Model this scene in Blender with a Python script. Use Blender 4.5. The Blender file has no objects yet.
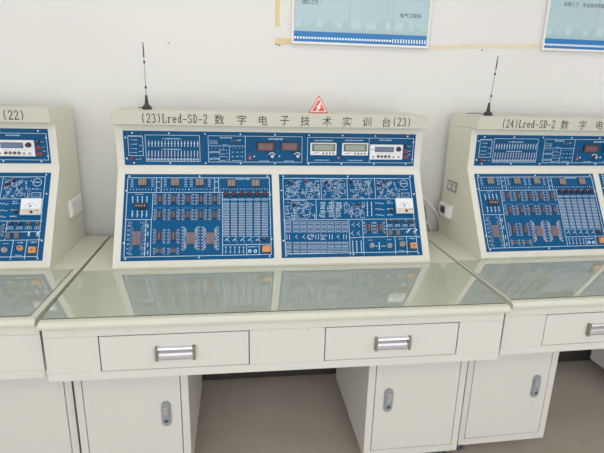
import bpy, bmesh, math, random
from mathutils import Vector, Matrix
random.seed(7)
SC = bpy.context.scene
COL = SC.collection
T = 0.83                                   # desk top height above the floor

# ------------------------------------------------------------------ materials
def srgb(r, g, b):
    f = lambda c: (c/255/12.92) if c/255 <= .04045 else ((c/255+.055)/1.055)**2.4
    return (f(r), f(g), f(b), 1)

MATS = {}
def mat(name, col, rough=.5, metal=0, spec=.5, ior=1.5, coat=0, noise=0, nscale=8, emit=0, bump=0, bscale=300):
    if name in MATS: return MATS[name]
    m = bpy.data.materials.new(name); m.use_nodes = True
    nt = m.node_tree; b = nt.nodes['Principled BSDF']
    c = srgb(*col)
    b.inputs['Base Color'].default_value = c
    b.inputs['Roughness'].default_value = rough
    b.inputs['Metallic'].default_value = metal
    b.inputs['IOR'].default_value = ior
    b.inputs['Specular IOR Level'].default_value = spec
    b.inputs['Coat Weight'].default_value = coat
    b.inputs['Coat Roughness'].default_value = .02
    if emit:
        b.inputs['Emission Color'].default_value = c
        b.inputs['Emission Strength'].default_value = emit
    if noise or bump:
        tc = nt.nodes.new('ShaderNodeTexCoord')
    if noise:
        n = nt.nodes.new('ShaderNodeTexNoise'); n.inputs['Scale'].default_value = nscale
        n.inputs['Detail'].default_value = 5
        nt.links.new(tc.outputs['Object'], n.inputs['Vector'])
        r = nt.nodes.new('ShaderNodeMapRange')
        r.inputs['From Min'].default_value = .3; r.inputs['From Max'].default_value = .7
        r.inputs['To Min'].default_value = 1-noise; r.inputs['To Max'].default_value = 1+noise
        nt.links.new(n.outputs['Fac'], r.inputs['Value'])
        mx = nt.nodes.new('ShaderNodeVectorMath'); mx.operation = 'SCALE'
        mx.inputs[0].default_value = c[:3]
        nt.links.new(r.outputs['Result'], mx.inputs['Scale'])
        nt.links.new(mx.outputs['Vector'], b.inputs['Base Color'])
    if bump:
        n2 = nt.nodes.new('ShaderNodeTexNoise'); n2.inputs['Scale'].default_value = bscale
        nt.links.new(tc.outputs['Object'], n2.inputs['Vector'])
        bp = nt.nodes.new('ShaderNodeBump'); bp.inputs['Strength'].default_value = bump
        bp.inputs['Distance'].default_value = .001
        nt.links.new(n2.outputs['Fac'], bp.inputs['Height'])
        nt.links.new(bp.outputs['Normal'], b.inputs['Normal'])
    MATS[name] = m
    return m

M_WALL   = mat('wall_paint', (227, 226, 222), .85, spec=.25, noise=.015, nscale=2.2, bump=.15, bscale=120)
M_CEIL   = mat('ceiling_paint', (235, 235, 232), .9)
M_FLOOR  = mat('floor_vinyl', (192, 181, 169), .45, noise=.06, nscale=5)
M_SKIRT  = mat('skirting', (62, 60, 58), .5)
M_CREAM  = mat('cream_steel', (222, 220, 212), .42, spec=.4, noise=.008, nscale=3)
M_TOP    = mat('desk_top_steel', (214, 213, 199), .3, spec=.5)
M_BEIGE  = mat('grey_beige_steel', (202, 200, 187), .45, spec=.35)
M_SIDE   = mat('grey_beige_steel_side_lit', (224, 222, 206), .45, spec=.35)  # lighter copy of the grey-beige steel; side light put into the colour
M_WHITE  = mat('white_frame_paint', (220, 218, 208), .45, spec=.35)
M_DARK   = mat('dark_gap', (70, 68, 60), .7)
M_SHEET  = mat('glass_sheet', (183, 186, 165), .035, ior=2.6, spec=.5, coat=.5)
M_EDGE   = mat('glass_edge', (84, 92, 76), .3)
M_BLUE   = mat('board_blue', (6, 84, 132), .4, spec=.15, noise=.02, nscale=20)
M_SILK   = mat('silkscreen_white', (206, 226, 238), .5)
M_TRACE  = mat('trace_pink', (196, 190, 200), .5)
M_CHIP   = mat('chip_black', (48, 44, 50), .4)
M_ZIF    = mat('zif_brown', (128, 106, 104), .5)
M_SEGB   = mat('seg_body', (92, 78, 72), .5)
M_SEG    = mat('seg_digit', (172, 156, 146), .5)
M_KNOB   = mat('knob_dark', (58, 40, 62), .4)
M_KNOBR  = mat('knob_red', (120, 46, 66), .4)
M_RED    = mat('button_red', (168, 58, 58), .4)
M_ORANGE = mat('switch_orange', (216, 146, 82), .4)
M_SILVER = mat('brushed_silver', (172, 178, 186), .3, metal=.5)
M_CHROME = mat('chrome', (226, 226, 236), .2, metal=1)
M_CAP    = mat('handle_cap', (150, 146, 132), .4, metal=.6)
M_KEY    = mat('keyhole_blue', (54, 84, 112), .35)
M_RELAY  = mat('relay_grey', (104, 100, 108), .5)
M_PLAST  = mat('white_plastic', (236, 236, 236), .35)
M_GREYP  = mat('grey_plastic', (150, 148, 146), .4)
M_BLACKP = mat('black_plastic', (56, 54, 54), .45)
M_METERF = mat('meter_face', (232, 236, 242), .25)
M_METERB = mat('meter_beige', (206, 200, 188), .4)
M_LCDB   = mat('lcd_bezel', (92, 96, 96), .4)
M_LCDG   = mat('lcd_green', (150, 162, 146), .2)
M_LCDV   = mat('lcd_blue', (96, 112, 152), .2)
M_LEDW   = mat('led_window', (112, 74, 74), .15)
M_LEDF   = mat('led_frame', (44, 42, 48), .4)
M_INK    = mat('ink_black', (52, 52, 50), .6)
M_POSTER = mat('poster_print', (176, 200, 206), .3, noise=.03, nscale=6)
M_PFAINT = mat('poster_faint', (184, 207, 212), .3)
M_PFAINT2= mat('poster_faint_grey', (168, 193, 197), .3)
M_PBLUE  = mat('poster_blue', (26, 118, 184), .3)
M_PWHITE = mat('poster_white', (238, 244, 248), .3)
M_PFRAME = mat('poster_frame', (234, 230, 228), .3)
M_TAPE   = mat('tape_tan', (221, 203, 158), .6, noise=.04, nscale=14)
M_TAPE2  = mat('tape_pale', (228, 216, 192), .7, noise=.03, nscale=14)
M_SIGNR  = mat('sign_red', (222, 88, 70), .4)
M_SIGNW  = mat('sign_white', (246, 240, 234), .4)
M_WHEEL  = mat('caster_wheel', (84, 94, 104), .35)
M_CABLE  = mat('cable_white', (246, 245, 240), .5)
M_CABLEG = mat('cable_grey', (176, 174, 170), .5)
M_LAMP   = mat('lamp_glow', (255, 250, 242), .5, emit=6)

# ------------------------------------------------------------------ mesh builder
class Frame:
    """Local plane: a = along, b = down the board, h = out of it."""
    def __init__(s, o, ex, ey, n): s.o, s.ex, s.ey, s.n = Vector(o), Vector(ex), Vector(ey), Vector(n)
    def __call__(s, a, b, h=0): return s.o + s.ex*a + s.ey*b + s.n*h
WORLD = Frame((0,0,0), (1,0,0), (0,1,0), (0,0,1))

class MB:
    def __init__(s): s.bm = bmesh.new(); s.mats = []
    def mi(s, m):
        if m not in s.mats: s.mats.append(m)
        return s.mats.index(m)
    def box(s, m, a0, a1, b0, b1, h0, h1, F=WORLD, bev=0, seg=1):
        vs = [s.bm.verts.new(F(a, b, h)) for h in (h0, h1) for b in (b0, b1) for a in (a0, a1)]
        q = [(0,1,3,2),(4,6,7,5),(0,4,5,1),(2,3,7,6),(0,2,6,4),(1,5,7,3)]
        fs = [s.bm.faces.new([vs[i] for i in f]) for f in q]
        k = s.mi(m)
        for f in fs: f.material_index = k
        bmesh.ops.recalc_face_normals(s.bm, faces=fs)
        if bev:
            es = list({e for f in fs for e in f.edges})
            r = bmesh.ops.bevel(s.bm, geom=es, offset=bev, segments=seg, profile=.5, affect='EDGES')
            for f in r['faces']: f.material_index = k
    def prism(s, m, pts, h0, h1, F=WORLD):
        n = len(pts); k = s.mi(m)
        lo = [s.bm.verts.new(F(a, b, h0)) for a, b in pts]
        hi = [s.bm.verts.new(F(a, b, h1)) for a, b in pts]
        fs = [s.bm.faces.new(lo[::-1]), s.bm.faces.new(hi)]
        for i in range(n): fs.append(s.bm.faces.new([lo[i], lo[(i+1)%n], hi[(i+1)%n], hi[i]]))
        for f in fs: f.material_index = k
        bmesh.ops.recalc_face_normals(s.bm, faces=fs)
    def lathe(s, m, ca, cb, prof, F=WORLD, n=14, smooth=True):
        """prof: list of (radius, h)."""
        k = s.mi(m); rings = []
        for r, h in prof:
            rings.append([s.bm.verts.new(F(ca+r*math.cos(2*math.pi*i/n), cb+r*math.sin(2*math.pi*i/n), h)) for i in range(n)])
        fs = []
        for A, B in zip(rings, rings[1:]):
            for i in range(n): fs.append(s.bm.faces.new([A[i], A[(i+1)%n], B[(i+1)%n], B[i]]))
        for f in fs: f.smooth = smooth
        fs.append(s.bm.faces.new(rings[0][::-1])); fs.append(s.bm.faces.new(rings[-1]))
        for f in fs: f.material_index = k
        bmesh.ops.recalc_face_normals(s.bm, faces=fs)
    def ring(s, m, ca, cb, r0, r1, h0, h1, F=WORLD, n=16):
        k = s.mi(m); P = []
        for r, h in ((r0, h0), (r1, h0), (r1, h1), (r0, h1)):
            P.append([s.bm.verts.new(F(ca+r*math.cos(2*math.pi*i/n), cb+r*math.sin(2*math.pi*i/n), h)) for i in range(n)])
        fs = []
        for j in range(4):
            A, B = P[j], P[(j+1)%4]
            for i in range(n): fs.append(s.bm.faces.new([A[i], A[(i+1)%n], B[(i+1)%n], B[i]]))
        for f in fs: f.material_index = k
        bmesh.ops.recalc_face_normals(s.bm, faces=fs)
    def line(s, m, p, q, w, h, F=WORLD, h0=0.0):
        """thin printed or inlaid stroke from p to q in the plane of F"""
        p = Vector(p); q = Vector(q); d = q-p
        if d.length < 1e-6: return
        d.normalize(); nrm = Vector((-d.y, d.x))*(w/2)
        s.prism(m, [tuple(p+nrm), tuple(p-nrm), tuple(q-nrm), tuple(q+nrm)], h0, h, F)
    def path(s, m, pts, w, h, F=WORLD, h0=0.0):
        for a, b in zip(pts, pts[1:]): s.line(m, a, b, w, h, F, h0)
    def tube(s, m, pts, r, n=8):
        k = s.mi(m); pts = [Vector(p) for p in pts]; rings = []
        for i, p in enumerate(pts):
            d = (pts[min(i+1, len(pts)-1)] - pts[max(i-1, 0)]).normalized()
            a = d.cross(Vector((0,0,1)));
            if a.length < .05: a = d.cross(Vector((1,0,0)))
            a.normalize(); b = d.cross(a)
            rr = r[i] if isinstance(r, (list, tuple)) else r
            rings.append([s.bm.verts.new(p + (a*math.cos(2*math.pi*j/n) + b*math.sin(2*math.pi*j/n))*rr) for j in range(n)])
        fs = []
        for A, B in zip(rings, rings[1:]):
            for j in range(n): fs.append(s.bm.faces.new([A[j], A[(j+1)%n], B[(j+1)%n], B[j]]))
        for f in fs: f.smooth = True
        fs.append(s.bm.faces.new(rings[0][::-1])); fs.append(s.bm.faces.new(rings[-1]))
        for f in fs: f.material_index = k
        bmesh.ops.recalc_face_normals(s.bm, faces=fs)
    def add_mesh(s, m, me, fn):
        k = s.mi(m)
        vs = [s.bm.verts.new(fn(v.co)) for v in me.vertices]
        for p in me.polygons:
            try:
                f = s.bm.faces.new([vs[i] for i in p.vertices]); f.material_index = k
            except ValueError: pass
    def build(s, name, parent=None, **props):
        me = bpy.data.meshes.new(name); s.bm.to_mesh(me); s.bm.free()
        for m in s.mats: me.materials.append(m)
        o = bpy.data.objects.new(name, me); COL.objects.link(o)
        if parent: o.parent = parent
        for k, v in props.items(): o[k] = v
        return o

def tag(o, label, cat, group=None):
    o['label'] = label; o['category'] = cat
    if group: o['group'] = group
    return o
def empty(name, loc=(0,0,0), rz=0):
    o = bpy.data.objects.new(name, None); COL.objects.link(o)
    o.empty_display_size = .05; o.location = loc; o.rotation_euler.z = rz
    return o
def kids(o): return [c for c in bpy.data.objects if c.parent == o]
def copy_tree(o, parent=None):
    c = o.copy(); COL.objects.link(c)
    c.parent = parent
    for ch in kids(o): copy_tree(ch, c)
    return c
def arc(cx, cy, r, a0, a1, n=8):
    return [(cx+r*math.cos(math.radians(a0+(a1-a0)*i/n)), cy+r*math.sin(math.radians(a0+(a1-a0)*i/n))) for i in range(n+1)]
def smooth_path(P, n=8):
    P = [Vector(p) for p in P]; out = []
    for i in range(len(P)-1):
        p0, p1, p2, p3 = P[max(i-1,0)], P[i], P[i+1], P[min(i+2, len(P)-1)]
        for k in range(n):
            t = k/n
            out.append(.5*((2*p1)+(p2-p0)*t+(2*p0-5*p1+4*p2-p3)*t*t+(3*p1-p0-3*p2+p3)*t**3))
    return out+[P[-1]]

def glyph_mesh(ch, size=1.0, offset=0.0):
    cu = bpy.data.curves.new('glyph', 'FONT'); cu.body = ch; cu.size = size
    cu.offset = offset; cu.resolution_u = 3; cu.extrude = 0
    ob = bpy.data.objects.new('glyph', cu); COL.objects.link(ob)
    dg = bpy.context.evaluated_depsgraph_get(); dg.update()
    me = bpy.data.meshes.new_from_object(ob.evaluated_get(dg))
    bpy.data.objects.remove(ob); bpy.data.curves.remove(cu)
    return me
GL = {}
def put_glyph(mb, m, ch, F, ca, cb, w, h, hh):
    """draw one character in the box w x h centred at (ca, cb) of frame F (b runs down)"""
    if ch not in GL:
        me = glyph_mesh(ch, 1.0, .002)
        xs = [v.co.x for v in me.vertices]; ys = [v.co.y for v in me.vertices]
        GL[ch] = (me, min(xs), max(xs), min(ys), max(ys))
    me, x0, x1, y0, y1 = GL[ch]
    sx = w; sy = h                                    # em box scaling, glyph centred
    cx, cy = (x0+x1)/2, (y0+y1)/2
    mb.add_mesh(m, me, lambda c: F(ca+(c.x-cx)*sx, cb-(c.y-cy)*sy, hh))

# thin roman stroke letters on a 1 x 1.6 cell: strokes are (points, weight)
def _a(cx, cy, rx, ry, a0, a1, n=10):
    return [(cx+rx*math.cos(math.radians(a0+(a1-a0)*i/n)), cy-ry*math.sin(math.radians(a0+(a1-a0)*i/n))) for i in range(n+1)]
ROMAN = {
 '(': [(_a(1.0,.8,.62,1.0,125,235),1)],
 ')': [(_a(0,.8,.62,1.0,55,-55),1)],
 '2': [([(.12,.42)]+_a(.48,.42,.34,.38,170,-25)+[(.1,1.52)],1),([(.1,1.52),(.86,1.52)],1.2),([(.86,1.52),(.9,1.3)],.8)],
 '3': [([(.14,.34)]+_a(.46,.42,.32,.36,150,-80),1),(_a(.46,1.15,.38,.4,85,-150),1.1)],
 '4': [([(.64,1.55),(.64,.1),(.08,1.12),(.92,1.12)],1),([(.45,1.55),(.83,1.55)],.8)],
 'L': [([(.28,.1),(.28,1.52)],1.2),([(.1,.1),(.5,.1)],.8),([(.1,1.52),(.9,1.52),(.92,1.2)],.8)],
 'r': [([(.34,.62),(.34,1.52)],1.2),([(.12,.64),(.34,.64)],.8),([(.12,1.52),(.62,1.52)],.8),(_a(.66,.92,.32,.32,170,40),1)],
 'e': [([(.16,1.02),(.84,1.02)]+_a(.5,1.05,.36,.46,10,330),1)],
 'd': [([(.72,.05),(.72,1.5),(.9,1.5)],1.2),([(.55,.06),(.72,.06)],.8),(_a(.46,1.06,.3,.46,40,330),1)],
 '-': [([(.08,.95),(.92,.95)],1)],
 'S': [([(.82,.45),(.8,.2)],.8),(_a(.48,.46,.34,.38,35,250),1),(_a(.48,1.16,.36,.38,75,-150),1.1),([(.14,1.2),(.14,1.5)],.8)],
 'D': [([(.26,.1),(.26,1.52)],1.2),([(.08,.1),(.45,.1)]+_a(.45,.81,.42,.71,90,-90)+[(.08,1.52)],.9)],
}
def put_roman(mb, m, s, F, a0, a1, bc, hgt, w, hh):
    n = len(s); cw = (a1-a0)/n
    for i, ch in enumerate(s):
        for pts, wt in ROMAN[ch]:
            P = [(a0+cw*(i+.06)+x*cw*.86, bc-hgt/2+y/1.6*hgt) for x, y in pts]
            mb.path(m, P, w*wt, hh, F, 0)

# ------------------------------------------------------------------ the room
WY = .94
mb = MB(); mb.box(M_FLOOR, -4.2, 5.4, -4.6, WY+.1, -.05, 0); mb.build('floor', kind='structure')
mb = MB(); mb.box(M_WALL, -4.2, 5.4, WY, WY+.12, 0, 3.1); mb.build('wall_back', kind='structure')
mb = MB(); mb.box(M_SKIRT, -4.2, 5.4, WY-.012, WY, 0, .1); mb.build('baseboard_back', kind='structure')
mb = MB(); mb.box(M_WALL, -4.32, -4.2, -4.6, WY+.1, 0, 3.1); mb.build('wall_left', kind='structure')
mb = MB(); mb.box(M_WALL, 5.4, 5.52, -4.6, WY+.1, 0, 3.1); mb.build('wall_right', kind='structure')
mb = MB(); mb.box(M_CEIL, -4.2, 5.4, -4.6, WY+.1, 3.1, 3.2); mb.build('ceiling', kind='structure')

# ------------------------------------------------------------------ desk
ya, za0, zd0, zd1, za1 = .0311, T-.0461, T-.0636, T-.1883, T-.2178
D1, D2 = (.1629, .6245), (.8773, 1.3373)
DX0, DX1 = .003, 1.5
AX0, AX1 = .001, 1.498                     # ends of the apron front
def make_desk():
    root = empty('desk')
    # top with a rounded front lip
    prof = [(.865, T), (.014, T)] + [(.014-.014*math.sin(math.radians(a)), T-.014+.014*math.cos(math.radians(a))) for a in (20, 40, 60, 80, 90)]
    prof += [(0, T-.018)] + [(.006-.006*math.cos(math.radians(a)), T-.018-.006*math.sin(math.radians(a))) for a in (30, 60, 90)]
    prof += [(.028, T-.026), (.028, T-.032), (.865, T-.032)]
    m = MB(); FX = Frame((0,0,0), (0,1,0), (0,0,1), (1,0,0))
    m.prism(M_TOP, prof, DX0, DX1, FX); m.build('desktop', root)
    # apron: back plate, rails, fillers
    m = MB()
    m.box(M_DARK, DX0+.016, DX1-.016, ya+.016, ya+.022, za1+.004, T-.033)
    m.box(M_CREAM, AX0, AX1, ya, ya+.004, zd0, T-.0325)                         # top rail
    m.box(M_CREAM, AX0, AX1, ya, ya+.005, za1, zd1-.0008, bev=.001)
    m.box(M_CREAM, DX0+.02, DX1-.02, ya+.004, ya+.03, za1, zd1-.004)              # bottom rail
    for a, b in ((AX0, D1[0]-.003), (D1[1]+.003, D2[0]-.003), (D2[1]+.003, AX1)):
        m.box(M_CREAM, a, b, ya, ya+.004, zd1, zd0-.0008)
    m.box(M_CREAM, DX0+.018, DX0+.03, ya+.004, .84, za1, T-.0325)                    # side panels
    m.box(M_CREAM, DX1-.03, DX1-.018, ya+.004, .84, za1, T-.0325)
    m.box(M_CREAM, DX0+.018, DX1-.018, .828, .84, za1, T-.0325)
    m.box(M_CREAM, DX0+.03, DX1-.03, ya+.03, .828, za1+.02, za1+.026)
    FF = Frame((0, ya, 0), (1,0,0), (0,0,1), (0,-1,0))
    for x in (.694, .82): m.lathe(M_DARK, x, T-.071, [(.0016, -.001), (.0016, .0005)], FF, 8)
    m.build('apron', root)
    for a, b in (D1, D2):
        m = MB(); m.box(M_CREAM, a, b, ya-.0005, ya+.016, zd1+.001, zd0-.0035, bev=.0015)
        d = m.build('drawer', root)
        xa = a+.1675; xb = xa+.1245; z0, z1 = T-.1548, T-.1066
        m = MB()
        yf = ya-.0005
        # trough: curved bright pull between two end caps
        pr = [(yf, z1-.001), (yf-.011, z1-.003), (yf-.0125, z1-.008), (yf-.006, z1-.016), (yf-.004, z1-.025), (yf-.0055, z0+.015),
              (yf-.012, z0+.008), (yf-.011, z0+.003), (yf, z0+.001)]
        m.prism(M_CHROME, pr, xa+.008, xb-.008, FX)
        m.box(M_CAP, xa, xa+.009, yf-.013, yf, z0, z1, bev=.001)
        m.box(M_CAP, xb-.009, xb, yf-.013, yf, z0, z1, bev=.001)
        m.build('handle', d, label='chrome trough handle with grey end caps')
    return root

# ------------------------------------------------------------------ cabinet (pedestal)
CD = .575
YP = .2248
ZB = T-.768
def make_cabinet(mirror):
    """local origin at front-left corner on the floor; door lock on the right, or on the left when mirrored"""
    root = empty('cabinet')
    top = za1-.001
    dl, dr = (.0277, .3727) if not mirror else (.0311, .3764)
    CW = .4023 if not mirror else .4049
    m = MB()
    m.box(M_CREAM, 0, dl-.002, 0, .02 if mirror else .004, ZB, top, bev=.001)
    if not mirror: m.box(M_CREAM, .014, dl-.002, .004, .02, ZB, top)
    m.box(M_CREAM, dr+.002, CW, 0, .004 if mirror else .02, ZB, top, bev=.001)
    if mirror: m.box(M_CREAM, dr+.002, CW-.014, .004, .02, ZB, top)
    m.box(M_CREAM, dl-.002, dr+.002, 0, .02, ZB, ZB+.0306)
    m.box(M_CREAM, dl-.002, dr+.002, 0, .02, top-.02, top)
    c0, c1 = (.014, CW) if not mirror else (0, CW-.014)       # the outer side is set in behind the stile
    m.box(M_CREAM, c0, c0+.01, .02, CD, ZB, top); m.box(M_CREAM, c1-.01, c1, .02, CD, ZB, top)
    m.box(M_CREAM, c0+.01, c1-.01, CD-.01, CD, ZB, top)
    m.box(M_CREAM, c0+.01, c1-.01, .02, CD-.01, ZB, ZB+.01); m.box(M_CREAM, c0+.01, c1-.01, .02, CD-.01, top-.01, top)
    m.box(M_DARK, .018, CW-.018, .019, .022, ZB+.012, top-.012)
    m.build('body', root)
    m = MB(); m.box(M_CREAM, dl+.0008, dr-.0008, -.0005, .017, ZB+.0326, top-.022, bev=.0012)
    door = m.build('door', root)
    lx = .318 if not mirror else .0865
    FF = Frame((lx, -.0005, T-.4985), (1,0,0), (0,0,-1), (0,-1,0))
    m = MB(); L, r = .0355, .0175
    pl = arc(0, -L, r, 180, 360) + arc(0, L, r, 0, 180)
    m.prism(M_SILVER, pl, 0, .006, FF)
    pl2 = arc(0, -L, r*.8, 180, 360) + arc(0, L, r*.8, 0, 180)
    m.prism(M_SILVER, pl2, .006, .009, FF)
    m.box(M_CHROME, -.0095, .0095, -.034, .006, .009, .013, FF, bev=.002)
    m.box(M_GREYP, -.009, .009, -.0215, -.0195, .013, .0136, FF)
    m.lathe(M_SILVER, 0, .026, [(.0095, .009), (.0095, .012), (.008, .013)], FF)
    m.lathe(M_KEY, 0, .026, [(.0075, .013), (.007, .0138)], FF)
    m.build('lock', door, label='oval silver push lock with blue keyhole')
    ox, ix = (.034, CW-.1) if not mirror else (CW-.04, .1)
    for x in (ox, ix):
        for y in ((.045 if x == ox else .13), CD-.1):
            m = MB()
            m.box(M_GREYP, x-.02, x+.02, y-.02, y+.02, ZB-.004, ZB)
            m.lathe(M_BLACKP, x, y, [(.012, ZB-.014), (.012, ZB-.004)])
            FW = Frame((x, y+.006, .0235), (0,1,0), (0,0,1), (1,0,0))
            for s in (-1, 1):
                m.lathe(M_WHEEL, 0, 0, [(.019, s*.004), (.0235, s*.006), (.0235, s*.014), (.019, s*.016)], FW, 18)
            m.box(M_BLACKP, x-.004, x+.004, y-.008, y+.014, .02, ZB-.012)
            m.build('caster', root)
    return root

# ------------------------------------------------------------------ control console
XL, XR = .1157, 1.3849
yc, zc, yk, zk, yu, zu, yb, zb0, zb1, yr = .428, .008, .6395, .3572, .6434, .529, .5953, .5365, .59, .8636
BX = (.1442, .7362, .7662, 1.3555)
t0, t1, s0, s1 = .0555, .9329, .1104, .9065
down = Vector((0, yc-yk, zc-zk)); LS = down.length; down.normalize()
nlow = Vector((0, down.z, -down.y)).normalized()
if nlow.y > 0: nlow = -nlow
FLOW = Frame((0, yk, zk), (1,0,0), down, nlow)
dup_ = Vector((0, yk-yu, zk-zu)); US = dup_.length; dup_.normalize()
FUP = Frame((0, yu, zu), (1,0,0), dup_, (0, -1, 0))
FBAND = Frame((0, yb, zb1), (1,0,0), (0,0,-1), (0,-1,0))
SK = .0004                                       # height of printed lines

class Quad:
    """corner positions of a board seen in a reference view -> metres on the board"""
    def __init__(s, c, w, h, sy=1): s.c, s.w, s.h = c, w, h; s.H = s.solve()
    def solve(s):
        (x0,y0),(x1,y1),(x2,y2),(x3,y3) = s.c
        dx1, dx2, dx3 = x1-x2, x3-x2, x0-x1+x2-x3
        dy1, dy2, dy3 = y1-y2, y3-y2, y0-y1+y2-y3
        den = dx1*dy2-dx2*dy1
        g = (dx3*dy2-dx2*dy3)/den; h = (dx1*dy3-dx3*dy1)/den
        return Matrix(((x1-x0+g*x1, x3-x0+h*x3, x0), (y1-y0+g*y1, y3-y0+h*y3, y0), (g, h, 1))).inverted()
    def __call__(s, x, y):
        v = s.H @ Vector((x, y, 1)); return (v.x/v.z*s.w, v.y/v.z*s.h)
K = .592/149.                                    # metres per reference unit on the boards

def board(name, root, x0, x1, F0, b0, b1):
    F = Frame(F0(x0, b0, .0008), F0.ex, F0.ey, F0.n)
    w, h = x1-x0, b1-b0
    m = MB(); m.box(M_BLUE, 0, w, 0, h, -.003, 0, F)
    return m.build(name, root), F, w, h

def knob(bd, F, p, r=.006, m=None, hgt=.012):
    b = MB(); b.lathe(m or M_KNOB, p[0], p[1], [(r*1.25, 0), (r*1.25, .002), (r, .003), (r*.85, hgt), (r*.6, hgt+.0008)], F, 12)
    b.box(M_SILK, p[0]-.0006, p[0]+.0006, p[1]-r*.8, p[1], hgt, hgt+.0012, F)
    b.build('knob', bd)
def chip(bd, F, p, w, h, m=None, name='chip'):
    b = MB(); b.box(M_CHIP if m is None else m, p[0]-w/2, p[0]+w/2, p[1]-h/2, p[1]+h/2, 0, .006, F, bev=.0008)
    n = max(3, int(h/.0045))
    for i in range(n):
        y = p[1]-h/2+h*(i+.5)/n
        b.box(M_TRACE, p[0]-w/2-.003, p[0]-w/2, y-.0007, y+.0007, 0, .002, F)
        b.box(M_TRACE, p[0]+w/2, p[0]+w/2+.003, y-.0007, y+.0007, 0, .002, F)
    b.box(M_RELAY, p[0]-w*.18, p[0]+w*.18, p[1]-h*.42, p[1]+h*.42, .006, .0064, F)
    b.build(name, bd)
def fan(sk, F, p, w, h, rows, off, m=None):
    """pin traces that zigzag out from a chip to two columns of terminals"""
    m = m or M_TRACE
    for s in (-1, 1):
        for i in range(rows):
            t = (i+.5)/rows-.5
            y0 = p[1]+t*h*.72; y1 = p[1]+t*h; g = h/rows*.42
            xa = p[0]+s*(w/2+.003); xb = p[0]+s*off; xm = p[0]+s*(off*.5+w*.25+.0015)
            sk.path(m, [(xa, y0), (xm, y1)], .0008, SK, F)
            sk.path(m if i % 2 else M_SILK, [(xm, y1), (xb-s*.001, y1-g*(1 if i % 2 else -1)), (xb, y1)], .0012, SK, F)
def ticks(sk, F, p, q, n, ln, w=.0012, m=None, vert=True):
    for i in range(n):
        t = i/(n-1) if n > 1 else .5
        x = p[0]+(q[0]-p[0])*t; y = p[1]+(q[1]-p[1])*t
        if vert: sk.line(m or M_SILK, (x, y-ln/2), (x, y+ln/2), w, SK, F)
        else: sk.line(m or M_SILK, (x-ln/2, y), (x+ln/2, y), w, SK, F)
def rect(sk, F, p, q, w=.0016, m=None):
    m = m or M_SILK
    (a, b), (c, d) = p, q
    for P, Q in (((a-w/2,b),(c+w/2,b)), ((c,b),(c,d)), ((a-w/2,d),(c+w/2,d)), ((a,d),(a,b))): sk.line(m, P, Q, w, SK, F)
def caption(sk, F, p, q, ln=.003, m=None):
    """unreadably small printed caption: a row of specks"""
    n = max(2, int(abs(q[0]-p[0])/.0042)); rg = random.Random(int(p[0]*9999)+int(p[1]*777))
    for i in range(n):
        x = p[0]+(q[0]-p[0])*i/n
        sk.line(m or M_SILK, (x, p[1]+rg.uniform(-.0006,.0006)), (x+rg.uniform(.0018,.003), p[1]), ln*rg.uniform(.5,1), SK, F)
def screws(bd, F, w, h, nx):
    P = [(.03*w+i*(w*.94)/(nx-1), y) for i in range(nx) for y in (.018*.5, h-.009)] + [(.009, h*.2), (.009, h*.8), (w-.009, h*.25), (w-.009, h*.78)]
    for a, b in P:
        m = MB(); m.lathe(M_PWHITE, a, b, [(.0032, 0), (.0032, .0014), (.002, .0022)], F, 8); m.build('screw_head', bd)
def symbol_transistor(sk, F, p, s=.006, m=None):
    x, y = p; m = m or M_SILK
    sk.line(m, (x, y-s*.6), (x, y+s*.6), .0013, SK, F); sk.line(m, (x-s, y), (x, y), .0011, SK, F)
    sk.path(m, [(x, y-s*.2), (x+s*.7, y-s*.8), (x+s*.7, y-s*1.4)], .0011, SK, F)
    sk.path(m, [(x, y+s*.2), (x+s*.7, y+s*.8), (x+s*.7, y+s*1.4)], .0011, SK, F)
def circuit(sk, F, p, q, n, seed):
    """schematic drawing between p and q: wires, resistors, junctions"""
    rg = random.Random(seed)
    (a, b), (c, d) = p, q; g = .0052
    nx, ny = max(2, int((c-a)/g)), max(2, int((d-b)/g))
    for i in range(n):
        x = a+g*rg.randint(0, nx); y = b+g*rg.randint(0, ny)
        P = [(x, y)]
        for k in range(rg.randint(1, 3)):
            L = g*rg.randint(1, 3)*rg.choice((-1, 1))
            if k % 2 == i % 2: x = min(c, max(a, x+L))
            else: y = min(d, max(b, y+L))
            P.append((x, y))
        sk.path(M_SILK if rg.random() < .75 else M_TRACE, P, .001, SK, F)
        e = rg.random()
        if e < .35: rect(sk, F, (x-.002, y-.001), (x+.002, y+.001), .0009)
        elif e < .6: sk.ring(M_SILK, x, y, .0006, .0018, 0, SK, F, 7)
        elif e < .72: symbol_transistor(sk, F, (min(c-.004, max(a+.005, x)), min(d-.006, max(b+.006, y))), .0035)

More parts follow.
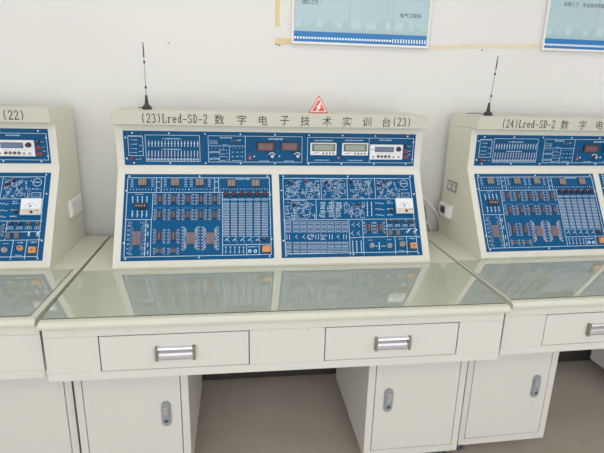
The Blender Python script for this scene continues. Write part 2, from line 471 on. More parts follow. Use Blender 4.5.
def make_console():
    root = empty('control_console')
    FX = Frame((0,0,0), (0,1,0), (0,0,1), (1,0,0))
    m = MB(); e = .003
    m.prism(M_SIDE, [(yc+e, 0), (yc+e, zc), (yk+e, zk), (yu+e, zu), (yu+e, zb0), (yr, zb0), (yr, 0)], XL, XR, FX)
    m.build('housing', root)
    m = MB()
    H0 = -.003
    for a0, a1, b0, b1 in ((XL, XR, 0, t0*LS), (XL, XR, t1*LS, LS-.0012), (XL, BX[0], t0*LS, t1*LS), (BX[1], BX[2], t0*LS, t1*LS), (BX[3], XR, t0*LS, t1*LS)):
        m.box(M_WHITE, a0, a1, b0, b1, H0, 0, FLOW)
    for a0, a1, b0, b1 in ((XL, XR, -.006, s0*US), (XL, XR, s1*US, US), (XL, BX[0], s0*US, s1*US), (BX[3], XR, s0*US, s1*US)):
        m.box(M_WHITE, a0, a1, b0, b1, H0, 0, FUP)
    m.build('face_frame', root, label='white front frame around the blue boards')

    # ---------------- upper board
    bd, F, w, h = board('instrument_board', root, BX[0], BX[3], FUP, s0*US, s1*US)
    q = Quad(((122.4,130.2),(415.9,134.4),(412.9,166.6),(125.2,164.5)), w, h); k = w/292
    sk = MB()
    rect(sk, F, q(127.5,135.4), q(143.3,155.3)); rect(sk, F, q(144.6,134.6), q(199.3,161.3))
    rect(sk, F, q(206.9,135.5), q(300.3,162.4)); rect(sk, F, q(306.5,137.3), q(411.4,163.3))
    sk.line(M_SILK, q(244,135.9), q(244,161.9), .0016, SK, F); sk.line(M_SILK, q(207,145.5), q(244,146), .0014, SK, F)
    sk.line(M_SILK, q(228.4,146), q(228.4,161.8), .0014, SK, F); sk.line(M_SILK, q(368.4,138), q(368.4,163), .0016, SK, F)
    caption(sk, F, q(128.5,135.8), q(141,136), .006)
    for y in (139.6, 143.9, 148.2, 152.2): caption(sk, F, q(130.5,y), q(137,y), .0045)
    caption(sk, F, q(139,145), q(142.3,145)); caption(sk, F, q(139,151), q(142.3,151))
    caption(sk, F, q(162,138.4), q(181,138.6), .005); caption(sk, F, q(162,148.9), q(181,149), .005)
    for i in range(16):
        x = 148.4+i*3.22; y = i*.02
        sk.line(M_SILK, q(x,140.4+y), q(x,146.4+y), .0026, SK, F)
        sk.line(M_SILK, q(x-.8,143+y), q(x+.8,143+y), .0022, SK, F)
        sk.line(M_TRACE, q(x,150.2+y), q(x,156.6+y), .003, SK, F)
        p = q(x,158.9+y); sk.ring(M_SILK, p[0], p[1], .0024, .0048, 0, SK, F, 10)
    caption(sk, F, q(219,137.6), q(231,137.8), .006)
    for y in (140.5, 142, 143.3): caption(sk, F, q(208.5,y), q(216.5,y), .0026)
    caption(sk, F, q(222,144.6), q(228,144.6)); caption(sk, F, q(233,140), q(240,140), .006)
    ticks(sk, F, q(211,147.8), q(222,147.9), 4, .005)
    for y in (151.8, 158.4):
        sk.path(M_SILK, [q(208.5,y), q(213,y-.8), q(218.5,y), q(218.5,y-2), q(224,y-2)], .0014, SK, F)
        sk.path(M_SILK, [q(208.5,y+.8), q(213,y+.6), q(218.5,y+.6), q(218.5,y+2), q(224,y+2)], .0014, SK, F)
        caption(sk, F, q(225,y-1.5), q(227.6,y-1.5)); caption(sk, F, q(225,y+1.5), q(227.6,y+1.5))
    ticks(sk, F, q(232,148), q(241.5,148.1), 4, .004)
    for y in (152, 156.4):
        for x in (232, 236.5, 241): caption(sk, F, q(x-1.2,y), q(x+1.2,y), .005)
    caption(sk, F, q(231,160.4), q(241,160.4))
    caption(sk, F, q(267.3,138.9), q(281.5,139), .007)
    caption(sk, F, q(258,161), q(268,161), .004); caption(sk, F, q(283,161), q(293,161), .004)
    for x in (313, 344): caption(sk, F, q(x,140.4), q(x+19,140.6), .0055)
    caption(sk, F, q(379,140.3), q(392,140.5), .006)
    caption(sk, F, q(313,160.2), q(328.5,160.3), .0045); caption(sk, F, q(346.5,160.5), q(362,160.6), .0045)
    for y in (146.5, 151.5, 155): sk.line(M_SILK, q(407.5,y), q(410.5,y), .0012, SK, F)
    caption(sk, F, q(126.7,158.8), q(129.3,158.8)); caption(sk, F, q(136,158.8), q(139.5,158.8))
    sk.build('printed_markings', bd)
    screws(bd, F, w, h, 9)
    p = q(131.9,158.4)
    b = MB(); b.lathe(M_CHIP, *p, [(.0095, 0), (.0095, .003)], F, 16); b.lathe(M_KNOBR, *p, [(.0075, .003), (.0072, .008), (.005, .009)], F, 16); b.build('power_button', bd)
    p = q(140.7,158.6); b = MB(); b.lathe(M_CHIP, *p, [(.005, 0), (.005, .004)], F, 10); b.lathe(M_SILVER, *p, [(.0025, .004), (.002, .01)], F, 10); b.build('toggle_switch', bd)
    p = q(233.5,140.6); chip(bd, F, (p[0], p[1]), .02, .009)
    for y, mm in ((145.4, M_RELAY), (149.4, M_KNOBR), (153.2, M_RELAY)):
        p = q(248.7,y); b = MB(); b.lathe(mm, *p, [(.0035, 0), (.0035, .004), (.002, .006)], F, 10); b.build('indicator_lamp', bd)
    p = q(248.7,157.4); b = MB(); b.box(M_RED, p[0]-.006, p[0]+.006, p[1]-.008, p[1]+.008, 0, .007, F, bev=.0015); b.box(M_SEG, p[0]-.002, p[0]+.002, p[1]-.004, p[1]+.004, .007, .0075, F); b.build('push_button', bd)
    for x in (264.3, 288.4):
        p = q(x,146.5); b = MB()
        b.box(M_LEDF, p[0]-9.2*k, p[0]+9.2*k, p[1]-4.4*k, p[1]+4.4*k, 0, .006, F, bev=.001)
        b.box(M_LEDW, p[0]-7.2*k, p[0]+7.2*k, p[1]-3.5*k, p[1]+3.5*k, .006, .0066, F)
        for i in range(4):                          # unlit seven-segment digits behind the red window
            cx = p[0]+(i-1.5)*3.3*k
            for dx, dy, hx, hy in ((0,-.006,.003,.0006),(0,0,.003,.0006),(0,.006,.003,.0006),(-.0036,-.003,.0006,.0026),(.0036,-.003,.0006,.0026),(-.0036,.003,.0006,.0026),(.0036,.003,.0006,.0026)):
                b.box(M_ZIF, cx+dx-hx, cx+dx+hx, p[1]+dy-hy, p[1]+dy+hy, .0066, .0068, F)
        b.build('led_display', bd, label='dark red seven-segment display window')
    for x in (270.7, 296):
        p = q(x,155.8); b = MB()
        b.lathe(M_CHIP, *p, [(.0105, 0), (.0105, .003), (.009, .004), (.008, .014)], F, 16)
        b.lathe(M_SILVER, *p, [(.0075, .014), (.007, .0152)], F, 16)
        b.prism(M_PWHITE, [(p[0]+r*math.cos(a), p[1]-r*math.sin(a)) for r, a in [(.0145, math.radians(20+14*i)) for i in range(11)]+[(.0115, math.radians(160-14*i)) for i in range(11)]], 0, .001, F)
        b.build('dial_knob', bd)
    for x in (253.1, 278):
        p = q(x,156.2); b = MB(); b.lathe(M_PWHITE, *p, [(.003, 0), (.003, .003)], F, 8); b.build('terminal', bd)
    for xa, xb, ya_, yb_ in ((309.1, 334.8, 142.5, 155.2), (340.9, 366.4, 142.7, 155.6)):
        pa, pb = q(xa,ya_), q(xb,yb_); b = MB()
        b.box(M_PLAST, pa[0], pb[0], pa[1], pb[1], 0, .007, F, bev=.0015)
        H = pb[1]-pa[1]; W = pb[0]-pa[0]
        b.box(M_LCDB, pa[0]+.06*W, pb[0]-.05*W, pa[1]+.09*H, pa[1]+.68*H, .007, .0075, F)
        b.box(M_LCDG, pa[0]+.13*W, pb[0]-.12*W, pa[1]+.17*H, pa[1]+.6*H, .0075, .008, F)
        b.line(M_LCDB, (pa[0]+.1*W, pa[1]+.85*H), (pa[0]+.33*W, pa[1]+.8*H), .0022, .0075, F, .007)
        for i in range(4):
            cx = pa[0]+(.5+.125*i)*W; b.box(M_RELAY, cx-.0032, cx+.0032, pa[1]+.77*H, pa[1]+.91*H, .007, .0095, F)
        b.build('lcd_meter', bd, label='white framed panel meter with grey green screen')
    p = q(337.2,158.6); b = MB(); b.prism(M_RED, [(p[0]-.006, p[1]-.007), (p[0]+.006, p[1]-.007), (p[0], p[1]+.007)], 0, .004, F)
    b.prism(M_SIGNW, [(p[0]-.0022, p[1]-.005), (p[0]+.0022, p[1]-.005), (p[0], p[1]+.0005)], .004, .0044, F); b.build('warning_mark', bd)
    pa, pb = q(369.2,144.4), q(401.2,159.8); W, H = pb[0]-pa[0], pb[1]-pa[1]; b = MB()
    b.box(M_PLAST, pa[0], pb[0], pa[1], pb[1], 0, .006, F, bev=.001)
    b.box(M_LCDB, pa[0]+.14*W, pa[0]+.72*W, pa[1]+.15*H, pa[1]+.5*H, .006, .0066, F)
    b.box(M_LCDV, pa[0]+.16*W, pa[0]+.7*W, pa[1]+.2*H, pa[1]+.45*H, .0066, .007, F)
    for x, mm in ((.1, M_GREYP), (.72, M_GREYP), (.87, M_GREYP)): b.lathe(mm, pa[0]+x*W, pa[1]+.82*H, [(.0045, .006), (.0045, .009)], F, 10)
    for i, x in enumerate((.255, .365, .475, .59)):
        b.lathe(M_CHIP, pa[0]+x*W, pa[1]+.79*H, [(.0062, .006), (.006, .0095)], F, 10)
        b.lathe(M_RED if i in (0, 2) else M_GREYP, pa[0]+x*W, pa[1]+.79*H, [(.0036, .0095), (.0034, .0102)], F, 10)
    caption_m = b
    for i in range(7): b.line(M_GREYP, (pa[0]+(.2+.09*i)*W, pa[1]+.61*H), (pa[0]+(.25+.09*i)*W, pa[1]+.61*H), .002, .0064, F, .006)
    b.line(M_GREYP, (pa[0]+.03*W, pa[1]+.34*H), (pa[0]+.11*W, pa[1]+.34*H), .004, .0064, F, .006)
    sg = b.build('signal_generator', bd, label='white signal generator module with blue grey screen and round buttons')
    p = (pa[0]+.86*W, pa[1]+.29*H)
    b = MB(); b.lathe(M_CHIP, *p, [(.0105, .006), (.01, .008), (.0085, .02), (.006, .021)], F, 16); b.build('dial_knob', bd)
    p = q(405.7,146.2); knob(bd, F, p, .006)
    for y in (151.7, 157.5):
        p = q(405.2,y); b = MB(); b.box(M_RED, p[0]-.009, p[0]+.009, p[1]-.0065, p[1]+.0065, 0, .007, F, bev=.0015)
        b.lathe(M_KNOBR, *p, [(.004, .007), (.004, .01)], F, 10); b.build('push_button', bd)

    # ---------------- lower left board
    bd, F, w, h = board('logic_board', root, BX[0], BX[1], FLOW, t0*LS, t1*LS)
    q = Quad(((125.2,173.9),(271.2,174.6),(273.7,258.3),(121.2,261.7)), w, h)
    sk = MB()
    rect(sk, F, (.012, .016), (w-.011, h-.016), .002)
    def L(pts, wd=.0018, m=None): sk.path(m or M_SILK, [q(*p) for p in pts], wd, SK, F)
    L([(128,192.6),(270,192.4)]); L([(156.8,177.6),(156.6,192.5)]); L([(161.7,177.6),(161.5,192.5)]); L([(214.6,178),(214.6,192.4)]); L([(218.6,178),(218.8,192.4)])
    L([(153.5,193),(152.3,219.8)]); L([(126.5,219.8),(152.3,219.8)]); L([(146.6,220),(145.2,257)]); L([(151.8,220),(151,257)])
    L([(222.4,192.6),(222.8,254.8)]); L([(222.6,245.2),(270.7,244.2)]); L([(246.4,244.8),(246.6,254.8)]); L([(258.8,244.6),(259,254.6)])
    L([(222.6,199.8),(270,199.4)], .0012)
    for x0_, x1_ in ((131,155), (164.5,189), (189.5,213), (221,243), (245,267)):
        ticks(sk, F, q(x0_,189.4), q(x1_,189.4), 9, .006, .0016)
    caption(sk, F, q(236,179.3), q(250,179.3), .005)
    for x in (132.4, 153, 165.5, 186, 191.5, 209.5):
        for i in range(5): sk.line(M_SILK, q(x-1.4,179.6+i*1.7), q(x+1.4,179.6+i*1.7), .0014, SK, F)
    for y in (182, 188): caption(sk, F, q(157.8,y), q(160.6,y), .006); caption(sk, F, q(215.4,y), q(218,y), .006)
    for x in (133.2, 138.2, 142.8, 147.4):
        L([(x,196.4),(x,203)], .0022); L([(x-.4,210.5),(x-.6,217.5)], .0022)
        for y in (197, 200, 212, 215): sk.ring(M_SILK, *q(x-.2,y), .0008, .0028, 0, SK, F, 7)
    caption(sk, F, q(136,194.3), q(144,194.3))
    ICX = (160.4, 174.3, 188.2, 201.3, 214.8)
    for j, y in enumerate((199.4, 215)):
        for x in ICX:
            p = q(x-.25*j, y); chip(bd, F, p, .018, .03); fan(sk, F, p, .018, .05, 8, .0225)
            ticks(sk, F, (p[0]-.018, p[1]-.0285), (p[0]+.018, p[1]-.0285), 6, .0025)
    for x in (159.8, 173.9):
        p = q(x,236.6); chip(bd, F, p, .018, .034); fan(sk, F, p, .018, .064, 10, .0225)
        p = q(x-.2,251); chip(bd, F, p, .014, .016, M_SEGB); fan(sk, F, p, .014, .028, 5, .0215)
    for x in (190.9, 210.4):
        p = q(x,238.6); chip(bd, F, p, .026, .046, M_ZIF, 'zif_socket'); fan(sk, F, p, .026, .102, 16, .034)
        fan(sk, F, p, .026, .09, 14, .026)
    p = q(137.2,238.6); chip(bd, F, p, .022, .054, M_ZIF, 'zif_socket'); fan(sk, F, p, .022, .12, 13, .035)
    for x in (130.5, 143):
        ticks(sk, F, q(x-1.6,223), q(x+2,223), 4, .005); ticks(sk, F, q(x-1.6,254.5), q(x+2,254.5), 4, .005)
    for y in (224, 232, 243, 251): L([(148.6,y),(148.2,y+4)], .0028)
    for x, y in ((142.9,182.3), (175.6,182.6), (200,182.6), (231.4,183.5), (255.3,183.5)):
        p = q(x,y); b = MB(); b.box(M_SEGB, p[0]-.0165, p[0]+.0165, p[1]-.0155, p[1]+.0155, 0, .007, F, bev=.0008)
        for s in (-1, 1):
            c = p[0]+s*.0078
            for dx, dy, hx, hy in ((0,-.0105,.0052,.0013), (0,0,.0052,.0013), (0,.0105,.0052,.0013), (-.0045,-.0052,.0013,.0045), (.0045,-.0052,.0013,.0045), (-.0045,.0052,.0013,.0045), (.0045,.0052,.0013,.0045)):
                b.box(M_SEG, c+dx-hx, c+dx+hx, p[1]+dy-hy, p[1]+dy+hy, .007, .0074, F)
        b.build('digit_display', bd, label='two digit seven-segment display with pale segments')
    p = q(141.2,206.4); b = MB(); b.box(M_CHIP, p[0]-.024, p[0]+.024, p[1]-.0125, p[1]+.0125, 0, .008, F, bev=.001)
    for i in range(4):
        c = p[0]+(i-1.5)*.0105; b.box(M_KNOB, c-.0034, c+.0034, p[1]-.0075, p[1]+.0075, .008, .0084, F); b.box(M_SEG, c-.0022, c+.0022, p[1]-.003, p[1]+.003, .0084, .011, F)
    b.build('dip_switch', bd)
    KX = (226.3, 234, 241.6, 249, 256.9, 264.4)
    for i, x in enumerate(KX):
        p = q(x,194.8); b = MB(); b.box(M_KNOB, p[0]-.0105, p[0]+.0105, p[1]-.009, p[1]+.008, 0, .008, F, bev=.001)
        b.lathe(M_KNOBR, *p, [(.005, .008), (.0045, .015), (.003, .016)], F, 10); b.build('push_switch', bd)
        for y in (199, 200.8): ticks(sk, F, q(x-2.2,y), q(x+2.2,y), 4, .005, .0015)
        if i < 5: symbol_transistor(sk, F, q(x+1.2,239.6), .009); L([(x-1.5,241),(x+1,239.6)], .0016)
    pg = MB()
    for i, x in enumerate(KX):
        for j in range(20):
            for kx in range(5):
                p = q(x+.15*j/20-2.5+kx*1.22, 203.4+j*1.66)
                pg.box(M_SILK if (kx+j) % 3 else M_TRACE, p[0]-.0018, p[0]+.0018, p[1]-.0014, p[1]+.0014, 0, .001, F)
        sk.line(M_SILK, q(x-3,236.6), q(x+3.2,236.6), .0014, SK, F)
    pg.build('pin_sockets', bd, kind='stuff')
    p = q(263.6,239.8); knob(bd, F, p, .0075)
    for x in (226, 230.4, 234.8, 239.2, 243.4):
        L([(x-1,247.2),(x+1,247.2)], .0016); L([(x,247.2),(x,253)], .0014); L([(x-.8,251.8),(x,253.2),(x+.8,251.8)], .0012)
    for x in (249.5, 255): p = q(x,251.4); b = MB(); b.ring(M_SILK, *p, .0035, .0068, 0, .004, F, 14); b.build('jack_socket', bd)
    caption(sk, F, q(248,247), q(257.5,247), .005)
    p = q(265.8,249.2); b = MB(); b.box(M_ORANGE, p[0]-.0165, p[0]+.0165, p[1]-.0135, p[1]+.0135, 0, .012, F, bev=.002)
    b.box(M_ZIF, p[0]-.0165, p[0]-.006, p[1]-.0135, p[1]-.007, .012, .0125, F); b.build('rocker_switch', bd, label='orange rocker switch')
    sk.build('printed_markings', bd); screws(bd, F, w, h, 3)

    # ---------------- lower right board
    bd, F, w, h = board('analog_board', root, BX[2], BX[3], FLOW, t0*LS, t1*LS)
    q = Quad(((279,175),(413.2,174.8),(420.9,255.8),(281.1,257.9)), w, h)
    sk = MB()
    rect(sk, F, (.016, .018), (w-.02, h-.016), .002)
    L([(283,199.8),(411,199)]); L([(320.4,178.8),(320.8,199.6)]); L([(346.1,178.6),(346.6,199.4)]); L([(373.7,178.6),(374.6,199.2)])
    L([(283,220.3),(414,219.3)]); L([(315.2,200),(315.6,220)]); L([(347.4,220),(348.6,255.4)]); L([(361,220),(362.2,255.2)])
    L([(361.4,237.6),(415.9,236.8)]); L([(393.2,237.2),(393.9,254.8)]); L([(404.7,237),(405.5,254.6)]); L([(384.8,219.8),(385.8,237.2)]); L([(384.9,229.8),(414.9,229.2)])
    L([(348,238.2),(361.4,237.6)])
    for a, b_, c, d, n, sd in ((285,181.5,319,198.3,74,1), (322,181,345,198.3,50,2), (348,181,372.5,198.3,54,3), (376,181.5,399,198,54,4), (285,203,314,218.8,62,5), (343,203,364,218,32,6), (318,201.5,341,218.5,30,12)):
        circuit(sk, F, q(a,b_), q(c,d), int(n*1.15), sd)
    for a, b_, c in ((291,178.8,316), (323,179.6,341), (350,179,368), (379,179,396), (291,201,307), (386,201.5,390)): caption(sk, F, q(a,b_), q(c,b_), .004)
    p = q(403.1,183.8); sk.ring(M_SILK, *p, .0152, .017, 0, SK, F, 22); caption(sk, F, q(400.3,183.8), q(406,183.8), .005)
    caption(sk, F, q(400,190), q(407.5,190), .004); rect(sk, F, q(400.5,193.4), q(408.5,197.4), .0014); ticks(sk, F, q(402,195.4), q(407,195.4), 3, .005)
    for r in range(6):
        for x in (322, 330.5, 337.5): rect(sk, F, q(x-2.4,203+r*2.6), q(x+1.8,204+r*2.6), .0012)
    for x in (366, 370.2): L([(x,202.4),(x+.4,216.6)], .0022); [sk.ring(M_SILK, *q(x+.2,y), .0008, .0026, 0, SK, F, 7) for y in (203, 206, 209, 213, 216)]
    for y in (203.8, 209.8, 215.6):
        sk.path(M_SILK, [q(374,y), q(376,y-.9), q(377.5,y+.5), q(379,y-.9), q(380.5,y+.5), q(383,y)], .0015, SK, F)
        caption(sk, F, q(386,y-.4), q(391.8,y-.4), .005)
    CX = (287.5, 295.3, 302.4, 309.6, 316, 322.6, 329.4, 336.4, 343.4)
    for i, x in enumerate(CX):
        for j in range(7): 
            y = 222.3+j*1.62
            sk.line(M_SILK if j % 2 else M_TRACE, q(x-2.5+.04*j,y), q(x+2.5+.04*j,y), .0013 if j % 3 else .0024, SK, F)
        for j in range(8):
            y = 242.6+j*1.5
            sk.line(M_SILK if j % 2 else M_TRACE, q(x-2.4+.1,y), q(x+2.6+.1,y), .0013 if j % 3 else .0024, SK, F)
        for dx in (-2.8, 2.8):
            ticks(sk, F, q(x+dx,222), q(x+dx+.3,232.4), 8, .0022, .0022); ticks(sk, F, q(x+dx+.2,242.4), q(x+dx+.4,253.4), 8, .0022, .0022)
        if i in (1, 2, 7): symbol_transistor(sk, F, q(x,237), .007)
        elif i in (3, 5): circuit(sk, F, q(x-3,234.6), q(x+3,239.6), 12, 40+i)
        else: L([(x-1.2,234.6),(x-1.2,239.6)], .0018); L([(x+1.4,234.6),(x+1.4,239.6)], .0018)
    for x, y in ((351.6,225), (356.6,225), (350.5,233.6), (356.6,233.6)): symbol_transistor(sk, F, q(x,y), .008)
    for x in (351, 355, 359.4): L([(x,241),(x+.4,252.6)], .002); ticks(sk, F, q(x,242), q(x+.3,252), 5, .0026, .005)
    for x in (367.4, 378.4):
        p = q(x,228.1); chip(bd, F, p, .016, .036); fan(sk, F, p, .016, .056, 8, .022)
    for x in (388.2, 395.8, 403.5, 411.1): ticks(sk, F, q(x-2.2,226.4), q(x+2.4,226.3), 4, .007, .0018); L([(x-2.2,224.8),(x+2.4,224.8)], .0014)
    caption(sk, F, q(367,240.5), q(371,240.5)); caption(sk, F, q(385,240.2), q(390,240.2)); caption(sk, F, q(397,239.4), q(402,239.4), .005); caption(sk, F, q(408,239), q(413.5,239), .005)
    L([(377.4,242.6),(377.6,250.2)], .0034); L([(373.6,246.5),(376,246.5)], .002); L([(379.5,246.5),(383.5,246.5)], .002)
    caption(sk, F, q(397,251), q(403,251))
    sk.build('printed_markings', bd); screws(bd, F, w, h, 3)
    for x, y, mm in ((289.3,182.7,M_KNOB), (305.6,182.1,M_KNOBR), (325.7,182.7,M_KNOB), (350.3,182,M_KNOB), (383.3,182.4,M_KNOB), (378,186,M_KNOB), (293.9,205.4,M_KNOB), (357.2,205,M_KNOB), (390.3,211,M_KNOB)):
        knob(bd, F, q(x,y), .0062, mm)
    for x, mm in ((388.2,M_KNOB), (395.8,M_KNOB), (403.5,M_SEGB), (411.1,M_SEGB)):
        knob(bd, F, q(x,222), .0072, mm)
    for x in (388.2, 395.8):
        p = q(x,233); b = MB(); b.box(M_RELAY, p[0]-.009, p[0]+.009, p[1]-.0125, p[1]+.0125, 0, .009, F, bev=.001); b.build('relay', bd)
    for x in (405.4, 412.6):
        p = q(x,232.6); b = MB(); b.lathe(M_SILVER, *p, [(.006, 0), (.006, .003), (.004, .004)], F, 12)
        c0 = F(p[0], p[1], .003); c1 = F(p[0]+.006, p[1]-.006, .016); b.tube(M_PWHITE, [c0, c1], [.0024, .0036], 8); b.build('toggle_switch', bd)
    for x in (370, 387.6):
        p = q(x,246.1); b = MB(); b.lathe(M_SILVER, *p, [(.0115, 0), (.0115, .004), (.008, .005), (.008, .012)], F, 16); b.lathe(M_SEG, *p, [(.0055, .012), (.005, .016)], F, 12); b.build('potentiometer', bd)
    p = q(400.4,244.6); b = MB(); b.lathe(M_SILVER, *p, [(.0125, 0), (.0125, .003), (.009, .004), (.009, .012)], F, 16); b.ring(M_ORANGE, *p, .004, .008, .012, .0135, F, 14); b.lathe(M_CHIP, *p, [(.004, .012), (.004, .0126)], F, 10); b.build('bnc_socket', bd)
    p = q(411.2,246.4); b = MB(); b.box(M_ORANGE, p[0]-.0135, p[0]+.0135, p[1]-.0125, p[1]+.0125, 0, .012, F, bev=.002); b.lathe(M_ZIF, *p, [(.005, .012), (.005, .0126)], F, 10); b.build('rocker_switch', bd, label='orange rocker switch')
    pa, pb = q(393.6,199.3), q(412.2,214.2); W, H = pb[0]-pa[0], pb[1]-pa[1]; b = MB()
    b.box(M_METERF, pa[0], pb[0], pa[1], pb[1], 0, .012, F, bev=.002)
    b.box(M_METERB, pa[0]+.04*W, pb[0]-.04*W, pa[1]+.66*H, pa[1]+.97*H, .012, .0126, F)
    A = [(pa[0]+.5*W+.36*W*math.cos(math.radians(a)), pa[1]+.72*H-.42*H*math.sin(math.radians(a))) for a in range(30, 151, 12)]
    b.path(M_GREYP, A, .0012, .0124, F, .012)
    b.line(M_INK, (pa[0]+.5*W, pa[1]+.66*H), (pa[0]+.4*W, pa[1]+.3*H), .001, .0126, F, .012)
    b.line(M_LCDV, (pa[0]+.42*W, pa[1]+.48*H), (pa[0]+.56*W, pa[1]+.48*H), .004, .0123, F, .012)
    b.line(M_RED, (pa[0]+.72*W, pa[1]+.75*H), (pa[0]+.92*W, pa[1]+.75*H), .003, .0129, F, .0126)
    b.lathe(M_CHIP, pa[0]+.56*W, pa[1]+.84*H, [(.0058, .0126), (.005, .015)], F, 12)
    b.build('panel_meter', bd, label='white analogue needle meter with beige base')

    # ---------------- plates on the two sides
    m = MB(); FR = Frame((XR, 0, 0), (0,1,0), (0,0,1), (1,0,0))
    m.box(M_PLAST, .685, .832, .135, .207, 0, .012, FR, bev=.003)
    m.box(M_PLAST, .695, .822, .142, .2, .012, .0135, FR); m.lathe(M_GREYP, .712, .19, [(.002, .0135), (.002, .014)], FR, 8)
    m.build('switch_plate', root, label='blank white switch plate on the right side')
    FL = Frame((XL, 0, 0), (0,1,0), (0,0,1), (-1,0,0))
    m = MB(); m.box(M_GREYP, .716, .812, .23, .28, 0, .004, FL, bev=.001)
    for y0 in (.727, .77):
        m.box(M_PLAST, y0+.003, y0+.029, .239, .271, .004, .005, FL)
        for yy, zz in ((y0+.01, .262), (y0+.022, .262), (y0+.016, .247)): m.box(M_CHIP, yy-.0022, yy+.0022, zz-.005, zz+.005, .005, .0055, FL)
    m.build('socket_plate', root, label='grey twin socket plate on the left side')
    m = MB(); m.box(M_PLAST, .735, .842, .1, .163, 0, .022, FL, bev=.003)
    m.box(M_KNOBR, .775, .815, .118, .15, .022, .026, FL); m.box(M_CHIP, .786, .804, .126, .142, .026, .027, FL)
    m.box(M_PLAST, .744, .76, .108, .156, .022, .03, FL, bev=.002)
    m.build('mains_inlet', root, label='white mains inlet with red plug opening')
    return root

CJK = '数字电子技术实训台'
CXS = (.526, .6134, .6978, .7848, .8682, .9573, 1.0403, 1.1241, 1.207)
def title(root, num):
    F = FBAND; dx = .016 if num == 22 else 0
    m = MB(); bc = zb1-.5628
    m.box(M_BEIGE, .1173, 1.385, yb, yr, zb0, zb1, bev=.0015)
    k = m.mi(M_SIDE)
    for f in m.bm.faces:
        f.normal_update()
        if abs(f.normal.x) > .9: f.material_index = k  # end faces get the lightened copy, standing in for side light
    put_roman(m, M_INK, '(%s)Lred-SD-2' % num, F, .2255, .4815, bc, .035, .0034, .0004)
    for ch, x in zip(CJK, CXS): put_glyph(m, M_INK, ch, F, x-dx, bc+.001, .041, .041, .0004)
    put_roman(m, M_INK, '(%s)' % num, F, 1.231-dx, 1.314-dx, bc-.001, .035, .0034, .0004)
    m.build('cornice', root, label='grey beige top band lettered in black, ending in (%s)' % num)

# ------------------------------------------------------------------ place desks, cabinets, consoles
R = math.radians
POSE = {22: ((-1.5155, .0419), R(-.6)), 23: ((0, 0), 0), 24: ((1.52, .0265), R(1.3))}
def at(n, x, y, z=0):
    (tx, ty), a = POSE[n]
    return (tx+x*math.cos(a)-y*math.sin(a), ty+x*math.sin(a)+y*math.cos(a), z)
desk0 = make_desk(); cabL = make_cabinet(False); cabR = make_cabinet(True); con0 = make_console()
desks, cons = {}, {}
for n in (23, 22, 24):
    d = desk0 if n == 23 else copy_tree(desk0)
    c = con0 if n == 23 else copy_tree(con0)
    d.location = at(n, 0, 0); d.rotation_euler.z = POSE[n][1]
    c.location = at(n, *{22: (.007, 0), 23: (0, 0), 24: (-.004, -.006)}[n], T+.0002); c.rotation_euler.z = POSE[n][1]
    desks[n], cons[n] = d, c
GD = 'cream steel desks in the row'; GC = 'blue-board training consoles on the desks'; GK = 'cream steel cabinets under the desks'
tag(desks[23], 'cream steel desk in the middle of the row with two full drawers in view', 'desk', GD)
tag(desks[22], 'cream steel desk at the left end, cut off by the picture edge', 'desk', GD)
tag(desks[24], 'cream steel desk at the right end, slightly turned, cut off by the picture edge', 'desk', GD)
tag(cons[23], 'cream console with blue circuit boards titled (23), in the middle', 'training console', GC)
tag(cons[22], 'cream console ending in (22) at the left edge, white switch plate on its side', 'training console', GC)
tag(cons[24], 'cream console titled (24) at the right edge, sockets on its left side', 'training console', GC)
for n in cons: title(cons[n], n)
PX = {'l': .001, 'r': 1.0931}
CL = {(22,'r'): 'cream cabinet at the far left of the picture under the left desk',
      (23,'l'): 'cream cabinet with lock at its right, under the left drawer of the middle desk',
      (23,'r'): 'cream cabinet with lock at its left, under the right drawer of the middle desk',
      (24,'l'): 'cream cabinet with lock at its right, under the right-hand desk beside open floor',
      (24,'r'): 'cream cabinet whose shaded side shows under the right desk at the picture edge'}
used = set()
for (n, s), lab in CL.items():
    src = cabL if s == 'l' else cabR
    o = src if s not in used else copy_tree(src)
    used.add(s)
    o.location = at(n, PX[s], YP); o.rotation_euler.z = POSE[n][1]
    tag(o, lab, 'cabinet', GK)

for n, x0, x1, lab in ((22, .006, 1.478, 'clear reflective glass sheet on the left desk, stopping short of its edge'),
                       (23, .004, 1.496, 'clear reflective glass sheet covering the middle desk in front of console (23)'),
                       (24, .012, 1.494, 'clear reflective glass sheet on the right desk in front of console (24)')):
    m = MB(); n_ = 40; pf = []                    # thin sheet that sags very slightly towards the front lip
    for i in range(n_+1):
        y = .0292+(.42-.0292)*i/n_; pf.append((y, .0035-.02*max(0, .33-y)**2))
    m.prism(M_SHEET, [(.0292, 0)]+pf+[(.42, 0)], x0, x1, Frame((0,0,0), (0,1,0), (0,0,1), (1,0,0)))
    for f in m.bm.faces:
        f.normal_update()
        if f.normal.z > .9: f.smooth = True
    for e in m.bm.edges:
        if len(e.link_faces) == 2 and e.link_faces[0].normal.dot(e.link_faces[1].normal) < .5: e.smooth = False
    m.box(M_EDGE, x0+.0008, x1-.0008, .0282, .0298, .0002, .0020); m.box(M_EDGE, x1-.0008, x1+.0005, .0292, .42, .0002, .0019)
    o = m.build('glass_sheet'); o.location = at(n, 0, 0, T+.0002); o.rotation_euler.z = POSE[n][1]
    tag(o, lab, 'desk glass', 'glass sheets on the desks')

